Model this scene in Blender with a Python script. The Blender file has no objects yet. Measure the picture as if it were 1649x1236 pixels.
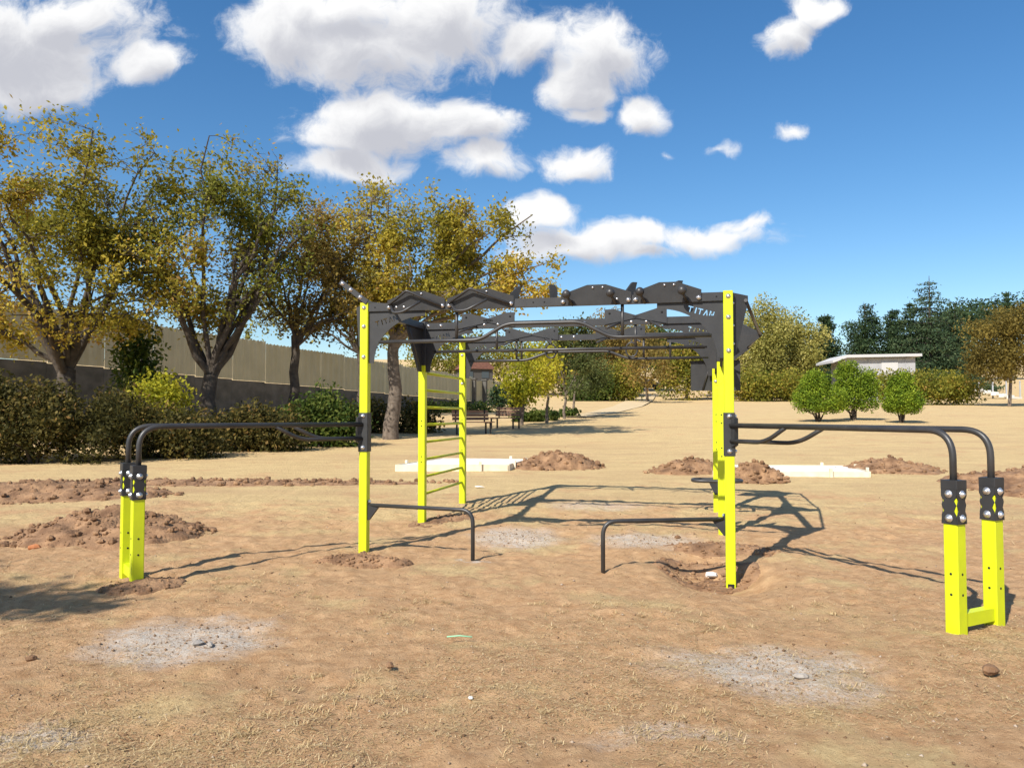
import bpy, math, random
import numpy as np
from mathutils import Vector, Matrix
sc = bpy.context.scene
COL = sc.collection
R = math.radians
rng = np.random.default_rng(7)
random.seed(7)
# ------------------------------------------------------------------ camera
F, CX, CY, CAMH = 1250.0, 824.5, 618.0, 1.52
PITCH = math.atan(47 / F)
cam = bpy.data.cameras.new('camera'); camo = bpy.data.objects.new('camera', cam); COL.objects.link(camo)
cam.sensor_width = 36; cam.lens = 36 * F / 1649; cam.clip_end = 3000
camo.location = (0, 0, CAMH); camo.rotation_euler = (math.pi / 2 + PITCH, 0, 0)
sc.camera = camo
# ------------------------------------------------------------------ light
SUN_EL = R(42); HEAD = R(54.5)                 # shadows run towards HEAD (from +x)
sd = Vector((math.cos(HEAD) * math.cos(SUN_EL), math.sin(HEAD) * math.cos(SUN_EL), -math.sin(SUN_EL)))
sl = bpy.data.lights.new('sun', 'SUN'); so = bpy.data.objects.new('sun', sl); COL.objects.link(so)
sl.energy = 4.6; sl.angle = R(0.53); sl.color = (1, .95, .86)
so.rotation_euler = sd.to_track_quat('-Z', 'Y').to_euler(); so.location = (-20, -20, 30)
sc.view_settings.view_transform = 'Standard'; sc.view_settings.look = 'None'
sc.view_settings.exposure = 0.58; sc.view_settings.gamma = 1


def ray(px, py):
    a, b = (px - CX) / F, (CY - py) / F
    return Vector((a, math.cos(PITCH) - b * math.sin(PITCH), math.sin(PITCH) + b * math.cos(PITCH)))


def atd(px, py, d):
    r = ray(px, py)
    return Vector((0, 0, CAMH)) + r * (d / r.y)


# world: sky and cumulus clouds laid out by direction
W = bpy.data.worlds.new('World'); sc.world = W; W.use_nodes = True
nt = W.node_tree; nt.nodes.clear()


def N(t, tree=None, **kw):
    n = (tree or nt).nodes.new(t)
    for k, v in kw.items():
        setattr(n, k, v)
    return n


def build_world():
    L = nt.links.new
    out = N('ShaderNodeOutputWorld'); mix = N('ShaderNodeMixShader'); bg = N('ShaderNodeBackground'); bc = N('ShaderNodeBackground')
    sky = N('ShaderNodeTexSky', sky_type='NISHITA'); sky.sun_disc = False
    sky.sun_elevation = SUN_EL; sky.sun_rotation = math.atan2(-math.cos(HEAD), -math.sin(HEAD)) % (2 * math.pi)
    sky.air_density = 1.0; sky.dust_density = .4; sky.ozone_density = 2.5
    bg.inputs[1].default_value = 0.098
    hs = N('ShaderNodeHueSaturation'); hs.inputs['Saturation'].default_value = 1.28
    L(sky.outputs[0], hs.inputs['Color']); L(hs.outputs[0], bg.inputs[0])

    def M(op, a, b=None, c=None, clamp=False):
        n = N('ShaderNodeMath', operation=op, use_clamp=clamp)
        for i, v in enumerate((a, b, c)):
            if v is None: continue
            if isinstance(v, (int, float)): n.inputs[i].default_value = v
            else: L(v, n.inputs[i])
        return n.outputs[0]

    def V(op, a, b):
        n = N('ShaderNodeVectorMath', operation=op)
        for i, v in enumerate((a, b)):
            if isinstance(v, tuple): n.inputs[i].default_value = v
            else: L(v, n.inputs[i])
        return n
    tc = N('ShaderNodeTexCoord'); sep = N('ShaderNodeSeparateXYZ'); L(tc.outputs['Generated'], sep.inputs[0])
    y = M('MAXIMUM', sep.outputs[1], .05)
    cmb = N('ShaderNodeCombineXYZ'); L(M('DIVIDE', sep.outputs[0], y), cmb.inputs[0]); L(M('DIVIDE', sep.outputs[2], y), cmb.inputs[1])
    uv = cmb.outputs[0]

    def noise(vec, scale, detail, rough=.55):
        n = N('ShaderNodeTexNoise'); n.inputs['Scale'].default_value = scale; n.inputs['Detail'].default_value = detail
        n.inputs['Roughness'].default_value = rough; L(vec, n.inputs['Vector']); return n
    nw = noise(uv, 7, 3)
    warp = V('MULTIPLY', V('SUBTRACT', nw.outputs['Color'], (.5, .5, .5)).outputs[0], (.13, .08, 0)).outputs[0]
    uvw = V('ADD', uv, warp).outputs[0]
    uvs = V('ADD', uvw, (-.012, .03, 0)).outputs[0]
    fine = noise(uvw, 10, 12, .66).outputs['Fac']
    B = [(40, 60, 210, 110), (120, 20, 130, 60), (60, 130, 120, 50), (235, 108, 62, 42), (470, 45, 110, 70), (600, 70, 200, 80), (700, 30, 170, 70), (560, 10, 180, 50), (850, 70, 60, 45),
         (965, 80, 105, 60), (930, 130, 60, 60), (1040, 175, 48, 36), (940, 178, 40, 24), (640, 190, 170, 60), (560, 215, 110, 40), (740, 200, 100, 50), (560, 260, 110, 32), (770, 265, 70, 36),
         (920, 262, 62, 36), (1250, 40, 60, 42), (1290, 5, 70, 30), (1150, 232, 34, 14), (1090, 234, 17, 12), (1268, 218, 42, 13), (870, 345, 60, 32), (930, 385, 120, 36), (1020, 375, 80, 28), (1130, 380, 120, 30), (1210, 362, 55, 18), (850, 405, 60, 22), (1000, 405, 90, 18)]

    def field(vec):
        acc = None
        for px, py, rx, ry in B:
            r = ray(px, py)
            s = V('MULTIPLY', V('SUBTRACT', vec, (r.x / r.y, r.z / r.y, 0)).outputs[0], (F / rx / 1.12, F / ry / 1.12, 0))
            ln = N('ShaderNodeVectorMath', operation='LENGTH'); L(s.outputs[0], ln.inputs[0])
            f = M('MULTIPLY', M('SUBTRACT', 1.0, ln.outputs['Value']), min(1.0, ry / 45 + .25))
            acc = f if acc is None else M('SMOOTH_MAX', acc, f, .12)
        return acc
    f1, f2 = field(uvw), field(uvs)
    # everywhere else: the same kind of fair-weather cloud, on a flat layer
    z = M('MAXIMUM', sep.outputs[2], .06)
    cl = N('ShaderNodeCombineXYZ'); L(M('DIVIDE', sep.outputs[0], z), cl.inputs[0]); L(M('DIVIDE', sep.outputs[1], z), cl.inputs[1])
    ng = noise(cl.outputs[0], .9, 6)
    fg = M('MULTIPLY', M('SUBTRACT', ng.outputs['Fac'], .57), 4)
    ax = M('ABSOLUTE', M('DIVIDE', sep.outputs[0], y))
    inview = M('MULTIPLY', M('SUBTRACT', 1.0, M('SMOOTH_MIN', M('MAXIMUM', M('MULTIPLY', M('SUBTRACT', ax, .68), 5), 0.0), 1.0, .1)), M('GREATER_THAN', sep.outputs[1], .3))
    vv = M('DIVIDE', sep.outputs[2], y)
    inview = M('MULTIPLY', inview, M('SUBTRACT', 1.0, M('MULTIPLY', M('SUBTRACT', vv, .56), 6, clamp=True)), clamp=True)

    def lerp(a, b, t):
        return M('ADD', M('MULTIPLY', a, M('SUBTRACT', 1.0, t)), M('MULTIPLY', b, t))
    fa = lerp(fg, f1, inview); fb = lerp(fg, f2, inview)
    dens = M('ADD', fa, M('MULTIPLY', M('SUBTRACT', fine, .5), 2.1))
    mr = N('ShaderNodeMapRange', interpolation_type='SMOOTHSTEP'); L(dens, mr.inputs['Value'])
    mr.inputs['From Min'].default_value = -.04; mr.inputs['From Max'].default_value = .55
    mask = M('MULTIPLY', mr.outputs[0], M('GREATER_THAN', sep.outputs[2], 0.0))
    sh = N('ShaderNodeMapRange', interpolation_type='SMOOTHSTEP'); L(M('ADD', fb, M('MULTIPLY', M('SUBTRACT', fine, .5), 1.5)), sh.inputs['Value'])
    sh.inputs['From Min'].default_value = .0; sh.inputs['From Max'].default_value = .95
    cr = N('ShaderNodeValToRGB'); L(sh.outputs[0], cr.inputs[0])
    cr.color_ramp.elements[0].color = (.88, .88, .88, 1); cr.color_ramp.elements[1].color = (.50, .51, .56, 1)
    L(cr.outputs[0], bc.inputs[0]); bc.inputs[1].default_value = .78
    L(mask, mix.inputs[0]); L(bg.outputs[0], mix.inputs[1]); L(bc.outputs[0], mix.inputs[2]); L(mix.outputs[0], out.inputs[0])


build_world()

# ------------------------------------------------------------------ helpers
def vnoise(x, y, seed=0):
    xi, yi = np.floor(x).astype(np.int64), np.floor(y).astype(np.int64)
    fx, fy = x - xi, y - yi
    fx = fx * fx * (3 - 2 * fx); fy = fy * fy * (3 - 2 * fy)

    def h(a, b):
        n = (a * 374761393 + b * 668265263 + seed * 1442695) & 0x7fffffff
        n = ((n ^ (n >> 13)) * 1274126177) & 0x7fffffff
        return ((n ^ (n >> 16)) & 0xffff) / 65535.0
    return (h(xi, yi) * (1 - fx) + h(xi + 1, yi) * fx) * (1 - fy) + (h(xi, yi + 1) * (1 - fx) + h(xi + 1, yi + 1) * fx) * fy


def fbm(x, y, s, oct=4, seed=0):
    t = 0; a = .5
    for i in range(oct):
        t = t + a * (vnoise(x * s, y * s, seed + i) - .5); s *= 2.1; a *= .55
    return t


PIT = (1.95, 7.5)


def gz(x, y):
    x = np.asarray(x, float); y = np.asarray(y, float)
    z = .037 * np.logaddexp(0, (y - 9) / 1.2) * 1.2
    z = z + .04 * np.logaddexp(0, (y - 92) / 6) * 6
    z = z - .2 * np.exp(-(((x - PIT[0]) / .45) ** 2 + ((y - PIT[1]) / .75) ** 2) ** 2)
    return z


def at(px, py):
    r = ray(px, py); lo = 1.0
    d = 2.0
    while d < 400:
        p = Vector((0, 0, CAMH)) + r * (d / r.y)
        if p.z <= float(gz(p.x, p.y)): break
        d += .02 + d * .001
    p.z = float(gz(p.x, p.y)); return p


def tag(o, label=None, cat=None, group=None, kind=None):
    for k, v in (('label', label), ('category', cat), ('group', group), ('kind', kind)):
        if v: o[k] = v
    return o


def empty(name, loc=(0, 0, 0), rz=0, label=None, cat=None, group=None):
    o = bpy.data.objects.new(name, None); COL.objects.link(o); o.location = loc; o.rotation_euler = (0, 0, rz)
    o.empty_display_size = .2
    return tag(o, label, cat, group)


def link(name, me, mat=None, parent=None):
    o = bpy.data.objects.new(name, me); COL.objects.link(o)
    if mat and not me.materials: me.materials.append(mat)
    if parent: o.parent = parent
    return o


def npmesh(name, V, Fc, smooth=False, attr=None):
    """V (n,3); Fc (m,k) all faces with k corners"""
    V = np.asarray(V, np.float32); Fc = np.asarray(Fc, np.int32)
    me = bpy.data.meshes.new(name); m, k = Fc.shape
    me.vertices.add(len(V)); me.vertices.foreach_set('co', V.ravel())
    me.loops.add(m * k); me.loops.foreach_set('vertex_index', Fc.ravel())
    me.polygons.add(m); me.polygons.foreach_set('loop_start', np.arange(0, m * k, k, dtype=np.int32))
    me.polygons.foreach_set('loop_total', np.full(m, k, np.int32))
    if smooth: me.polygons.foreach_set('use_smooth', np.ones(m, bool))
    if attr is not None:
        a = me.attributes.new('v', 'FLOAT', 'POINT'); a.data.foreach_set('value', np.asarray(attr, np.float32))
    me.update(calc_edges=True); return me


class MB:
    def __init__(s): s.v = []; s.f = []; s.sm = []

    def add(s, vs, fs, M=None, smooth=False):
        o = len(s.v)
        s.v += [tuple(M @ Vector(v)) if M is not None else tuple(v) for v in vs]
        s.f += [tuple(i + o for i in f) for f in fs]; s.sm += [smooth] * len(fs); return s

    def box(s, c, size, M=None, bev=0.0):
        x, y, z = [k / 2 for k in size]; b = min(bev, x * .9, y * .9)
        if b <= 0:
            prof = [(-x, -y), (x, -y), (x, y), (-x, y)]
        else:
            prof = [(-x + b, -y), (x - b, -y), (x, -y + b), (x, y - b), (x - b, y), (-x + b, y), (-x, y - b), (-x, -y + b)]
        n = len(prof)
        vs = [(c[0] + p[0], c[1] + p[1], c[2] - z) for p in prof] + [(c[0] + p[0], c[1] + p[1], c[2] + z) for p in prof]
        fs = [(i, (i + 1) % n, n + (i + 1) % n, n + i) for i in range(n)] + [tuple(range(n))[::-1], tuple(range(n, 2 * n))]
        return s.add(vs, fs, M)

    def tube(s, pts, r, n=10, cap=True):
        pts = [Vector(p) for p in pts]; rs = r if isinstance(r, (list, tuple)) else [r] * len(pts)
        vs = []; up = None
        for i, p in enumerate(pts):
            t = (pts[min(i + 1, len(pts) - 1)] - pts[max(i - 1, 0)]).normalized()
            if up is None: up = t.orthogonal().normalized()
            up = (up - t * up.dot(t)).normalized(); b = t.cross(up)
            for k in range(n):
                a = 2 * math.pi * k / n
                vs.append(p + (up * math.cos(a) + b * math.sin(a)) * rs[i])
        fs = [(i * n + k, i * n + (k + 1) % n, (i + 1) * n + (k + 1) % n, (i + 1) * n + k) for i in range(len(pts) - 1) for k in range(n)]
        s.add(vs, fs, smooth=True)
        if cap:
            o = len(s.v) - len(vs); e = (len(pts) - 1) * n + o
            s.f += [tuple(range(o, o + n))[::-1], tuple(range(e, e + n))]; s.sm += [False, False]
        return s

    def lathe(s, prof, n=12, M=None):
        vs = [(r * math.cos(2 * math.pi * k / n), r * math.sin(2 * math.pi * k / n), z) for r, z in prof for k in range(n)]
        fs = [(i * n + k, i * n + (k + 1) % n, (i + 1) * n + (k + 1) % n, (i + 1) * n + k) for i in range(len(prof) - 1) for k in range(n)]
        fs.append(tuple(range((len(prof) - 1) * n, len(prof) * n)))
        return s.add(vs, fs, M, True)

    def prism(s, poly, th, M=None):
        """poly in (x,z), thickness along y"""
        n = len(poly); vs = [(x, -th / 2, z) for x, z in poly] + [(x, th / 2, z) for x, z in poly]
        fs = [tuple(range(n)), tuple(range(n, 2 * n))[::-1]] + [(i, n + i, n + (i + 1) % n, (i + 1) % n) for i in range(n)]
        return s.add(vs, fs, M)

    def mesh(s, name):
        me = bpy.data.meshes.new(name); me.from_pydata(s.v, [], s.f)
        me.polygons.foreach_set('use_smooth', s.sm); me.update(); return me

    def build(s, name, mat, parent=None): return link(name, s.mesh(name), mat, parent)


def fillet(pts, r, n=6):
    pts = [Vector(p) for p in pts]; out = [pts[0]]
    for a, b, c in zip(pts, pts[1:], pts[2:]):
        u = (a - b); w = (c - b); k = min(r, u.length * .49, w.length * .49)
        p, q = b + u.normalized() * k, b + w.normalized() * k
        for i in range(n + 1):
            t = i / n; out.append(p * (1 - t) ** 2 + b * 2 * t * (1 - t) + q * t * t)
    out.append(pts[-1]); return out


def bar(a, b, r=.02):
    return MB().tube([a, b], r)


# ------------------------------------------------------------------ materials
def material(name, col, rough=.6, col2=None, scale=5, metallic=0, bump=0, bscale=40, detail=6, coords='Object', spec=.5):
    m = bpy.data.materials.new(name); m.use_nodes = True; t = m.node_tree; p = t.nodes['Principled BSDF']
    p.inputs['Base Color'].default_value = (*col, 1); p.inputs['Roughness'].default_value = rough; p.inputs['Metallic'].default_value = metallic
    p.inputs['Specular IOR Level'].default_value = spec
    tc = N('ShaderNodeTexCoord', t)
    if col2:
        n = N('ShaderNodeTexNoise', t); n.inputs['Scale'].default_value = scale; n.inputs['Detail'].default_value = detail
        r = N('ShaderNodeValToRGB', t); r.color_ramp.elements[0].position = .35; r.color_ramp.elements[1].position = .65
        r.color_ramp.elements[0].color = (*col, 1); r.color_ramp.elements[1].color = (*col2, 1)
        t.links.new(tc.outputs[coords], n.inputs['Vector']); t.links.new(n.outputs['Fac'], r.inputs[0]); t.links.new(r.outputs[0], p.inputs['Base Color'])
    if bump:
        n = N('ShaderNodeTexNoise', t); n.inputs['Scale'].default_value = bscale; n.inputs['Detail'].default_value = 6
        b = N('ShaderNodeBump', t); b.inputs['Strength'].default_value = bump; b.inputs['Distance'].default_value = .02
        t.links.new(tc.outputs[coords], n.inputs['Vector']); t.links.new(n.outputs['Fac'], b.inputs['Height']); t.links.new(b.outputs[0], p.inputs['Normal'])
    return m


def leafmat(name, stops, transl=.48, rough=.6):
    m = bpy.data.materials.new(name); m.use_nodes = True; t = m.node_tree; t.nodes.clear(); L = t.links.new
    a = N('ShaderNodeAttribute', t); a.attribute_name = 'v'; r = N('ShaderNodeValToRGB', t); L(a.outputs['Fac'], r.inputs[0])
    el = r.color_ramp.elements
    while len(el) < len(stops): el.new(.5)
    for i, (p, c) in enumerate(stops): el[i].position = p; el[i].color = (*c, 1)
    p = N('ShaderNodeBsdfPrincipled', t); p.inputs['Roughness'].default_value = rough; p.inputs['Specular IOR Level'].default_value = .15; L(r.outputs[0], p.inputs['Base Color'])
    tr = N('ShaderNodeBsdfTranslucent', t); L(r.outputs[0], tr.inputs[0]); mx = N('ShaderNodeMixShader', t); mx.inputs[0].default_value = transl
    o = N('ShaderNodeOutputMaterial', t); L(p.outputs[0], mx.inputs[1]); L(tr.outputs[0], mx.inputs[2]); L(mx.outputs[0], o.inputs[0]); return m


YEL = material('yellow powder coat', (.62, .69, .006), .42, (.54, .60, .012), 4, detail=10)
YEL2 = material('yellow rung paint', (.45, .48, .01), .45)
BLK = material('charcoal powder coat', (.022, .022, .023), .5, (.03, .03, .031), 8, bump=.05, bscale=300)
TUBE = material('worn black tube', (.028, .027, .027), .42, (.045, .042, .04), 6)
ZINC = material('zinc bolt', (.72, .72, .74), .3, metallic=.85)
HOLE = material('hole', (.01, .01, .01), .9)
BARK = material('bark', (.10, .075, .055), .9, (.19, .15, .115), 9, bump=.8, bscale=14)
BARKD = material('dark bark', (.045, .034, .026), .9, (.09, .07, .052), 6, bump=.6, bscale=14)
SOIL = material('dug soil', (.15, .078, .038), .95, (.33, .19, .098), 5, bump=1.0, bscale=30, detail=10)
CONC = material('new concrete', (.80, .76, .68), .8, (.70, .66, .58), 2, bump=.1)
BOARD = material('form board', (.76, .68, .52), .8, (.66, .56, .40), 5)
OLDC_SHADE = material('shade-toned old concrete', (.07, .065, .055), .9, (.13, .12, .105), 1.5, bump=.4, bscale=8)  # tree shade over the fence wall is put into this dark colour
SHEET = material('beige sheet metal', (.47, .42, .27), .5, (.41, .365, .23), .9)
WHITEW = material('white wall', (.40, .40, .41), .8, (.34, .34, .345), 1)
ROOFW = material('pale roof', (.50, .49, .48), .7)
WOOD = material('bench wood', (.16, .085, .05), .7, (.23, .13, .08), 7)
ROOFR = material('red roof', (.13, .055, .04), .8, (.18, .08, .055), 4)
DARKW = material('dark siding', (.06, .055, .05), .8)
CARP = material('dark car paint', (.03, .034, .045), .25); GLASS = material('car glass', (.05, .06, .07), .08); RUB = material('rubber', (.02, .02, .02), .8)
STONE = material('grey stone', (.30, .26, .22), .9, (.42, .38, .33), 9, bump=.4)
BRICKM = material('brick piece', (.48, .17, .06), .9, (.56, .23, .10), 12)
WHITES = material('white rubble', (.72, .70, .66), .9, (.6, .56, .5), 9, bump=.4)
GREENP = material('green plastic', (.25, .55, .33), .5)
PATHM = material('trodden path', (.62, .47, .27), .95, (.54, .40, .22), 2)


def ground_material():
    m = bpy.data.materials.new('dry field'); m.use_nodes = True; t = m.node_tree; L = t.links.new; p = t.nodes['Principled BSDF']
    p.inputs['Roughness'].default_value = .95; p.inputs['Specular IOR Level'].default_value = .15
    tc = N('ShaderNodeTexCoord', t); ob = tc.outputs['Object']

    def noise(s, d=6, r=.6, vec=ob):
        n = N('ShaderNodeTexNoise', t); n.inputs['Scale'].default_value = s; n.inputs['Detail'].default_value = d; n.inputs['Roughness'].default_value = r
        L(vec, n.inputs['Vector']); return n.outputs['Fac']

    def M(op, a, b, clamp=False):
        n = N('ShaderNodeMath', t, operation=op, use_clamp=clamp)
        for i, v in enumerate((a, b)):
            if isinstance(v, (int, float)): n.inputs[i].default_value = v
            else: L(v, n.inputs[i])
        return n.outputs[0]

    def mixc(f, a, b):
        n = N('ShaderNodeMix', t, data_type='RGBA')
        for k, v in ((0, f), (6, a), (7, b)):
            if isinstance(v, tuple): n.inputs[k].default_value = (*v, 1)
            else: L(v, n.inputs[k])
        return n.outputs[2]

    def ss(v, a, b):
        n = N('ShaderNodeMapRange', t, interpolation_type='SMOOTHSTEP'); L(v, n.inputs[0]); n.inputs[1].default_value = a; n.inputs[2].default_value = b; return n.outputs[0]
    dirt = mixc(ss(noise(9, 8, .7), .3, .7), (.43, .245, .12), (.60, .38, .205))
    grass = mixc(ss(noise(22, 8, .75), .3, .72), (.46, .31, .15), (.64, .475, .245))
    sep = N('ShaderNodeSeparateXYZ', t); L(ob, sep.inputs[0])
    far = ss(sep.outputs[1], 8.0, 15.0)
    gm = ss(M('ADD', noise(.9, 7, .65), M('MULTIPLY', far, .20)), .51, .66)
    col = mixc(gm, dirt, grass)
    # large faded/bare streaks in the field
    mp = N('ShaderNodeMapping', t); mp.inputs['Scale'].default_value = (.12, .5, 1); L(ob, mp.inputs[0])
    mp2 = N('ShaderNodeMapping', t); mp2.inputs['Scale'].default_value = (.9, 2.6, 1); L(ob, mp2.inputs[0])
    col = mixc(M('MULTIPLY', M('MULTIPLY', ss(noise(1.3, 9, .75, mp2.outputs[0]), .42, .66), far), .7), col, (.68, .51, .25))
    col = mixc(M('MULTIPLY', ss(noise(45, 5, .8), .56, .72), .45), col, (.24, .145, .08))
    st = M('MULTIPLY', ss(noise(1, 6, .65, mp.outputs[0]), .50, .68), .6)
    col = mixc(st, col, (.46, .295, .16))
    # cement dust patches left by the builders
    wv = N('ShaderNodeVectorMath', t, operation='MULTIPLY_ADD')
    nn = N('ShaderNodeTexNoise', t); nn.inputs['Scale'].default_value = 3.2; nn.inputs['Detail'].default_value = 6; nn.inputs['Roughness'].default_value = .7; L(ob, nn.inputs['Vector'])
    L(nn.outputs['Color'], wv.inputs[0]); wv.inputs[1].default_value = (.75, .75, 0)
    off = N('ShaderNodeVectorMath', t, operation='ADD'); L(ob, off.inputs[0]); off.inputs[1].default_value = (-.375, -.375, 0); L(off.outputs[0], wv.inputs[2])
    acc = None
    for (px, py, rx, ry, s) in ((300, 1030, .66, .62, 1), (1230, 1072, .72, .5, .95), (1310, 1110, .5, .3, .7), (830, 866, .62, .7, .9), (1040, 872, .75, .6, .8), (1080, 1190, .4, .16, .5), (760, 905, .2, .1, 1), (60, 1190, .3, .18, .8), (960, 815, .9, .5, .45)):
        c = at(px, py)
        s1 = N('ShaderNodeVectorMath', t, operation='SUBTRACT'); L(wv.outputs[0], s1.inputs[0]); s1.inputs[1].default_value = (c.x, c.y, 0)
        s2 = N('ShaderNodeVectorMath', t, operation='MULTIPLY'); L(s1.outputs[0], s2.inputs[0]); s2.inputs[1].default_value = (1 / rx, 1 / ry, 0)
        ln = N('ShaderNodeVectorMath', t, operation='LENGTH'); L(s2.outputs[0], ln.inputs[0])
        f = M('MULTIPLY', ss(ln.outputs['Value'], 1.15, .35), s)
        acc = f if acc is None else M('MAXIMUM', acc, f)
    pm = M('MULTIPLY', acc, M('ADD', M('MULTIPLY', ss(noise(26, 8, .85), .40, .60), ss(noise(5, 6, .7), .25, .5)), .32), True)
    col = mixc(M('MULTIPLY', pm, .85), col, (.60, .55, .48))
    L(col, p.inputs['Base Color'])
    b = N('ShaderNodeBump', t); b.inputs['Strength'].default_value = .9; b.inputs['Distance'].default_value = .03
    L(M('ADD', noise(14, 8, .7), M('MULTIPLY', noise(90, 6, .8), .6)), b.inputs['Height']); L(b.outputs[0], p.inputs['Normal'])
    return m


# ------------------------------------------------------------------ ground
def ground():
    gx = lambda a, b, n: list(np.geomspace(a, b, n))
    xs = np.array([-v for v in gx(7, 500, 45)][::-1] + list(np.arange(-6.95, 6.96, .045)) + gx(7, 500, 45))
    ys = np.array([-60, -30, -15, -8, -4, -2, 0, 1, 1.7] + list(np.arange(2.2, 12.5, .045)) + gx(12.55, 700, 110))
    X, Y = np.meshgrid(xs, ys)
    fade = np.clip((16 - Y) / 5, 0, 1) * np.clip((8 - abs(X)) / 2, 0, 1)
    Z = gz(X, Y) + fade * (.07 * fbm(X, Y, 1.6, 3, 3) + .06 * fbm(X, Y, 7, 4, 11)) + np.clip((Y - 16) / 10, 0, 1) * .15 * fbm(X, Y, .12, 3, 5)
    Z += fade * .05 * np.maximum(fbm(X, Y, 3.5, 4, 23), 0)
    n, m = X.shape; idx = np.arange(n * m).reshape(n, m)
    Fc = np.stack([idx[:-1, :-1], idx[:-1, 1:], idx[1:, 1:], idx[1:, :-1]], -1).reshape(-1, 4)
    me = npmesh('ground', np.stack([X, Y, Z], -1).reshape(-1, 3), Fc, True)
    tag(link('ground', me, ground_material()), kind='structure')


ground()
# path trodden across the field
pp = [at(930, 672), at(975, 664), at(1010, 655), at(1030, 645), at(1036, 636)]
pv = []; pf = []
for i, p in enumerate(pp):
    w = .7 + .25 * i
    for s in (-1, 1): pv.append((p.x + s * w, p.y, float(gz(p.x + s * w, p.y)) + .05))
    if i: k = 2 * i; pf.append((k - 2, k - 1, k + 1, k))
pm_ = bpy.data.meshes.new('path'); pm_.from_pydata(pv, [], pf); tag(link('path', pm_, PATHM), kind='structure')


# ------------------------------------------------------------------ vegetation tools
def leaf_mesh(name, C, size, val, flat=0.0, aspect=.55):
    n = len(C)
    nm = rng.normal(size=(n, 3)); nm[:, 2] = nm[:, 2] * (1 - flat) + flat * 2; nm /= np.linalg.norm(nm, axis=1)[:, None]
    t = np.cross(nm, rng.normal(size=(n, 3))); t /= np.linalg.norm(t, axis=1)[:, None]; b = np.cross(nm, t)
    s = (size * rng.uniform(.6, 1.3, n))[:, None]
    V = np.stack([C - t * s, C - b * s * aspect, C + t * s, C + b * s * aspect], 1).reshape(-1, 3)
    return npmesh(name, V, np.arange(4 * n).reshape(n, 4), False, np.repeat(val, 4))


def grow(base, fork, ells, r0, n_limb, n_sub, n_twig, rnd, droop=0.0):
    """skeleton: trunk to fork, limbs to points in the crown's ellipsoids; returns branches and twig points"""
    br = []; tips = []
    k = 6; tr = [base.lerp(fork, i / k) + Vector((rnd.gauss(0, .06), rnd.gauss(0, .06), 0)) * (0 < i < k) * r0 * 5 for i in range(k + 1)]
    br.append((tr, [r0 * (1.35 - .55 * (i / k) ** .6) if i else r0 * 1.3 for i in range(k + 1)]))

    def inside():
        c, r = rnd.choices(ells, [e[1].x * e[1].z * e[1].y for e in ells])[0]
        while True:
            v = Vector((rnd.uniform(-1, 1), rnd.uniform(-1, 1), rnd.uniform(-1, 1)))
            if .5 < v.length < 1: return c + Vector((v.x * r.x, v.y * r.y, v.z * r.z))

    def path(a, b, n, bend, up):
        mid = a.lerp(b, .45) + Vector((rnd.gauss(0, bend), rnd.gauss(0, bend), up + rnd.gauss(0, bend * .6)))
        out = []
        for i in range(n + 1):
            t = i / n; p = a * (1 - t) ** 2 + mid * 2 * t * (1 - t) + b * t * t
            if 0 < i < n: p = p + Vector((rnd.gauss(0, 1), rnd.gauss(0, 1), rnd.gauss(0, 1))) * bend * .13
            out.append(p)
        return out
    limbs = []
    for i in range(n_limb):
        e = ells[i % len(ells)]; a = rnd.uniform(0, 6.28); q = rnd.uniform(.3, .95)
        tgt = e[0] + Vector((math.cos(a) * e[1].x * q, math.sin(a) * e[1].y * q, e[1].z * rnd.uniform(-.35, .85)))
        s = tr[-1] if rnd.random() < .6 else tr[-2].lerp(tr[-1], rnd.random())
        L = (tgt - s).length; p = path(s, tgt, 8, L * .09, L * .08); rr = r0 * rnd.uniform(.26, .52)
        br.append((p, [rr * (1 - .82 * j / 8) for j in range(9)])); limbs.append((p, rr))
    for i in range(n_sub):
        tgt = inside(); best = None
        for p, rr in limbs:
            for j in range(2, 9):
                dd = (p[j] - tgt).length + max(0, p[j].z - tgt.z) * .6
                if best is None or dd < best[0]: best = (dd, p[j], rr * (1 - .8 * j / 8))
        s = best[1]; L = (tgt - s).length; p = path(s, tgt, 5, L * .1, L * .1); rr = min(best[2] * .7, .012 + L * .014)
        br.append((p, [rr * (1 - .8 * j / 5) for j in range(6)])); tips += p[4:]
        for _ in range(n_twig):
            s2 = p[rnd.randint(2, 5)]; L2 = rnd.uniform(.25, .6) * max(.8, L * .5)
            dv = Vector((rnd.gauss(0, 1), rnd.gauss(0, 1), rnd.gauss(.35 - droop, .8))).normalized()
            q = path(s2, s2 + dv * L2, 3, L2 * .12, 0); br.append((q, [max(.004, rr * .5) * (1 - .7 * j / 3) for j in range(4)])); tips += q[2:]
    return br, tips


def skeleton_mesh(name, br):
    mb = MB()
    for i, (p, r) in enumerate(br):
        mb.tube(p, r, 9 if i == 0 else (6 if len(p) > 6 else (4 if len(p) > 4 else 3)), False)
    return mb.mesh(name)


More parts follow.
